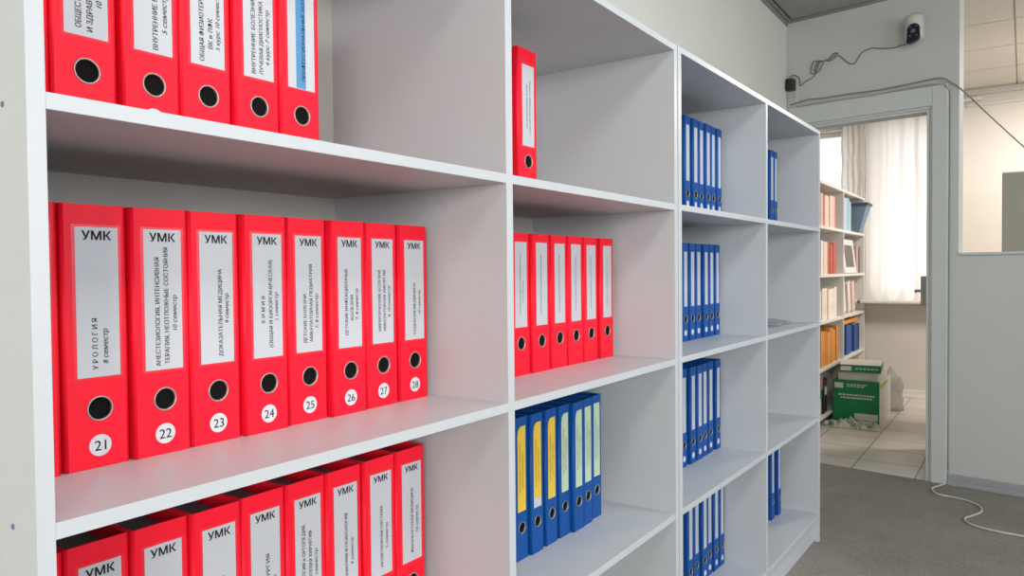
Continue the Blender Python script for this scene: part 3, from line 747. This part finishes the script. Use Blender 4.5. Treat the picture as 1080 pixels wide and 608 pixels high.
# big green carton on the tiles
ct = thing('carton', 'large green and white paper carton standing on the tiled floor', 'box', (5.70,.132,FL+.0005), -.01)
CD, CWd, CHt = .52, .325, .326
bm = bmesh.new()
box(bm, .004, CD, 0, CWd, 0, .006); box(bm, .004, CD, 0, .006, .006, CHt); box(bm, .004, CD, CWd-.006, CWd, .006, CHt); box(bm, CD-.006, CD, .006, CWd-.006, .006, CHt)
obj('body', bm, M['carton_white'], ct)
bm = bmesh.new(); box(bm, -.002, .004, 0, CWd, 0, CHt, .001); fp = obj('front_panel', bm, M['carton_green'], ct)
def strip(y0, y1, z0, z1, m=M['carton_white'], nm='printed_band'):
    b = bmesh.new(); box(b, -.003, -.0021, CWd-y1, CWd-y0, z0, z1); return obj(nm, b, m, fp)
strip(.012,.075,CHt-.062,CHt-.022); strip(.155,.315,.028,.078)
for (y0, y1, z) in ((.10,.24,CHt-.036),(.10,.22,CHt-.050),(.04,.295,CHt-.118),(.055,.28,CHt-.140)):   # lines of small print
    yy = y0; b = bmesh.new()
    while yy < y1:
        l_ = random.uniform(.010,.026); box(b, -.003, -.0021, CWd-min(yy+l_,y1), CWd-yy, z, z+(.008 if z > CHt-.06 else .012)); yy += l_+.006
    obj('small_print', b, M['carton_white'], fp)
b = bmesh.new(); box(b, .03, .36, -.004, -.0005, CHt-.05, CHt-.022, .001); obj('lime_band', b, M['lime'], ct)
rm = thing('paper_ream', 'stack of white wrapped paper rising out of the green carton', 'paper stack', (5.712,.142,FL+.0075), -.01)
for k in range(6):
    bm = bmesh.new(); box(bm, .0+.002*(k%2), .40, .0, .285-.002*(k%3), k*.064, k*.064+.0635, .003); obj('ream', bm, M['carton_white'], rm)
ld = thing('cardboard_tray', 'green and white box lid lying on top of the paper carton', 'box lid', (5.69,.120,FL+.0075+.3845), .10)  # lid of a box, lying on the reams
bm = bmesh.new(); box(bm, 0, .36, 0, .285, 0, .056, .002); obj('tray', bm, M['carton_green'], ld)
bm = bmesh.new(); box(bm, .001, .359, .001, .284, .0561, .0585, .001); obj('top_face', bm, M['carton_white'], ld)
bm = bmesh.new(); box(bm, -.001, -.0001, .20, .275, .012, .044); obj('printed_patch', bm, M['carton_white'], ld)
bm = bmesh.new()
for k in range(6): box(bm, -.001, -.0001, .02+.027*k, .04+.027*k, .024, .032)
obj('small_print', bm, M['carton_white'], ld)
# crumpled wrapping at the carton's foot
bm = bmesh.new(); NX, NY = 22, 30; g = []
for i in range(NX+1):
    for k in range(NY+1):
        u, v = i/NX, k/NY
        e = min(1, 4*min(u,1-u), 5*min(v,1-v))
        h_ = abs(mnoise.noise(Vector((u*4,v*6,3.1))))*.10+abs(mnoise.noise(Vector((u*9,v*13,7.7))))*.035
        g.append(bm.verts.new((-.22+u*.215+.02*mnoise.noise(Vector((v*5,1,2))), -.04+v*.42+.02*mnoise.noise(Vector((u*5,4,2))), .004+h_*e)))
for i in range(NX):
    for k in range(NY):
        a = i*(NY+1)+k; bm.faces.new((g[a],g[a+NY+1],g[a+NY+2],g[a+1]))
r = bmesh.ops.extrude_face_region(bm, geom=bm.faces[:]); bmesh.ops.translate(bm, verts=[q for q in r['geom'] if isinstance(q, bmesh.types.BMVert)], vec=(0,0,-.0012))
tag(obj('crumpled_wrapping', bm, M['crumple'], None, (5.69,.14,FL)), 'crumpled white and green wrapping on the tiles before the carton', 'wrapping')
# clear bag behind the carton
bm = bmesh.new(); seg = 24; rings = []
for k in range(13):
    v = k/12; rr = (.10*(1-.25*v) if k < 10 else .10*(.75-.24*(k-9))*.9)
    rings.append([bm.verts.new(((rr*(1+.28*mnoise.noise(Vector((math.cos(t*2*PI/seg)*1.5, math.sin(t*2*PI/seg)*1.5, v*4)))))*math.cos(t*2*PI/seg),
        (rr*(1+.28*mnoise.noise(Vector((math.cos(t*2*PI/seg)*1.5+5, math.sin(t*2*PI/seg)*1.5, v*4)))))*math.sin(t*2*PI/seg), .003+v*.36)) for t in range(seg)])
for k in range(12):
    for t in range(seg): bm.faces.new((rings[k][t],rings[k][(t+1)%seg],rings[k+1][(t+1)%seg],rings[k+1][t]))
bm.faces.new(rings[0][::-1]); bm.faces.new(rings[-1])
tag(obj('plastic_bag', bm, M['film'], None, (6.44,.155,FL)), 'clear crumpled plastic bag standing behind the paper carton', 'bag')

# curtain: two widths of sheer cloth on a rail, with a gathered bunch between them
def curtain(name, y0, y1, amp, per, label, x=XF-.048, z0=ZS+.004, z1=FL+2.572, squeeze=1.):
    bm = bmesh.new(); n = int((y1-y0)/per*14); rows = []
    zs = [z0+(z1-z0)*k/10 for k in range(11)]
    for i in range(n+1):
        y = y0+(y1-y0)*i/n; ph = (y-y0)/per*2*PI
        a = amp*(.75+.5*mnoise.noise(Vector((y*3,0,1))))
        rows.append([bm.verts.new((x+a*math.sin(ph+.5*math.sin(ph*.37))*(1 if k < 10 else .6), y+.004*math.sin(k*1.3+ph*.2), z)) for k, z in enumerate(zs)])
    for i in range(n):
        for k in range(10):
            f = bm.faces.new((rows[i][k],rows[i+1][k],rows[i+1][k+1],rows[i][k+1])); f.smooth = True
    return tag(obj(name, bm, M['curtain']), label, 'curtain', 'sheer curtains')
curtain('curtain', -.30, .452, .027, .115, 'cream sheer curtain drawn across the window beyond the doorway')
curtain('curtain', .46, .665, .026, .048, 'gathered bunch of cream curtain hanging above the bookcase', z0=BZ[0]+.015)
rl = thing('curtain_rail', 'slim curtain rail above the window in the next room', 'curtain rail', (XF-.050,0,FL+2.60))
bm = bmesh.new(); box(bm, -.012, .012, -.45, 1.15, 0, .022, .003); obj('track', bm, M['frame'], rl)
for k in range(12):
    bm = bmesh.new(); box(bm, -.005, .005, -.27+k*.08, -.255+k*.08, -.022, 0, .002); obj('hook', bm, M['cable_dark'], rl)
for y in (-.4, .4, 1.1):
    bm = bmesh.new(); box(bm, .012, .0495, y, y+.02, .004, .018, .002); obj('bracket', bm, M['frame'], rl)

# tall grey cabinet seen through the opening
cb = thing('metal_cabinet', 'tall grey cabinet behind the opening right of the door', 'cabinet', (5.6,-.622,FL))
bm = bmesh.new(); box(bm, 0, .45, -.9, 0, .05, 1.813, .003); obj('body', bm, M['cabinet'], cb)
bm = bmesh.new(); box(bm, .03, .42, -.87, -.03, 0, .05); obj('plinth', bm, M['cabinet'], cb)
for a, b in ((-.897,-.452),(-.448,-.003)):
    bm = bmesh.new(); box(bm, -.018, -.0005, a, b, .07, 1.805, .002); d_ = obj('door', bm, M['cabinet'], cb)
    h_ = bmesh.new(); yk = -.49 if a < -.5 else -.41; box(h_, -.036, -.0185, yk-.008, yk+.008, .9, 1.02, .004); obj('handle', h_, M['chrome'], d_)

bpy.data.objects.remove(_fo); bpy.data.curves.remove(_fc)

# ------------------------------------------------------------------ light
def area(name, loc, rot, sx, sy, power, col):
    l = bpy.data.lights.new(name, 'AREA'); l.shape = 'RECTANGLE'; l.size = sx; l.size_y = sy; l.energy = power; l.color = col
    o = bpy.data.objects.new(name, l); o.location = loc; o.rotation_euler = rot; COL.objects.link(o); return o
WARM = (1,.93,.83); COOL = (.86,.94,1); COOL2 = (.93,.97,1); NEUTRAL = (1,.97,.91); BLUISH = (.78,.89,1); SOFT = (1,.985,.945)
area('ceiling_lamp', (-.35,-1.15,CEIL-.02), (0,0,0), .6, .6, 10, NEUTRAL)  # unseen ceiling lights, placed only to light the shelves
area('ceiling_lamp', (.6,-1.15,CEIL-.02), (0,0,0), .6, .6, 12, NEUTRAL)
area('ceiling_lamp', (1.9,-1.25,CEIL-.02), (0,0,0), .6, .6, 12, BLUISH)
area('window_daylight', (-3.9,-3.58,FL+1.75), (PI/2,0,-.45), 2.0, 1.25, 158, SOFT)  # light from unseen windows, added only to light the shelves
area('window_daylight', (-1.5,-3.58,FL+1.75), (PI/2,0,0), 1.5, 1.2, 14, COOL2)
area('window_daylight', (.75,-3.58,FL+1.7), (PI/2,0,0), 1.5, 1.2, 34, BLUISH)
area('window_daylight', (2.6,-3.58,FL+1.6), (PI/2,0,0), 1.5, 1.4, 16, BLUISH)
area('next_room_lamp', (5.9,-1.3,CEIL-.02), (0,0,0), .6, .6, 84, (1,.91,.82))  # no fixture known here; warm fill added to brighten the next room
area('next_room_daylight', (XF+.75,.3,FL+1.2), (PI/2,0,PI/2), 1.6, 1.3, 12, (1,.97,.93))
w = bpy.data.worlds.new('world'); S.world = w; w.use_nodes = True
bg = w.node_tree.nodes['Background']; bg.inputs['Color'].default_value = (.95,.97,1,1); bg.inputs['Strength'].default_value = 1.7

# ------------------------------------------------------------------ camera
cd = bpy.data.cameras.new('camera'); cam = bpy.data.objects.new('camera', cd); COL.objects.link(cam)
FPX = 770.553
cd.sensor_width = 36; cd.lens = FPX/1080*36; cd.clip_start = .02
pan, pit, rol = (math.radians(a) for a in (54.97764949, -1.32636737, -.52297902))
fw = Vector((math.sin(pan)*math.cos(pit), math.cos(pan)*math.cos(pit), math.sin(pit)))
r_ = fw.cross(Vector((0,0,1))).normalized(); u_ = r_.cross(fw)
r2 = math.cos(rol)*r_+math.sin(rol)*u_; uu = -math.sin(rol)*r_+math.cos(rol)*u_
mw = Matrix((r2, uu, -fw)).transposed().to_4x4(); mw.translation = Vector((-.35869836,-.85812317,.26938042))*.868
cam.matrix_world = mw
S.camera = cam
S.view_settings.view_transform = 'Standard'; S.view_settings.look = 'None'
S.view_settings.gamma = 1; S.view_settings.exposure = 0; S.view_settings.use_curve_mapping = False
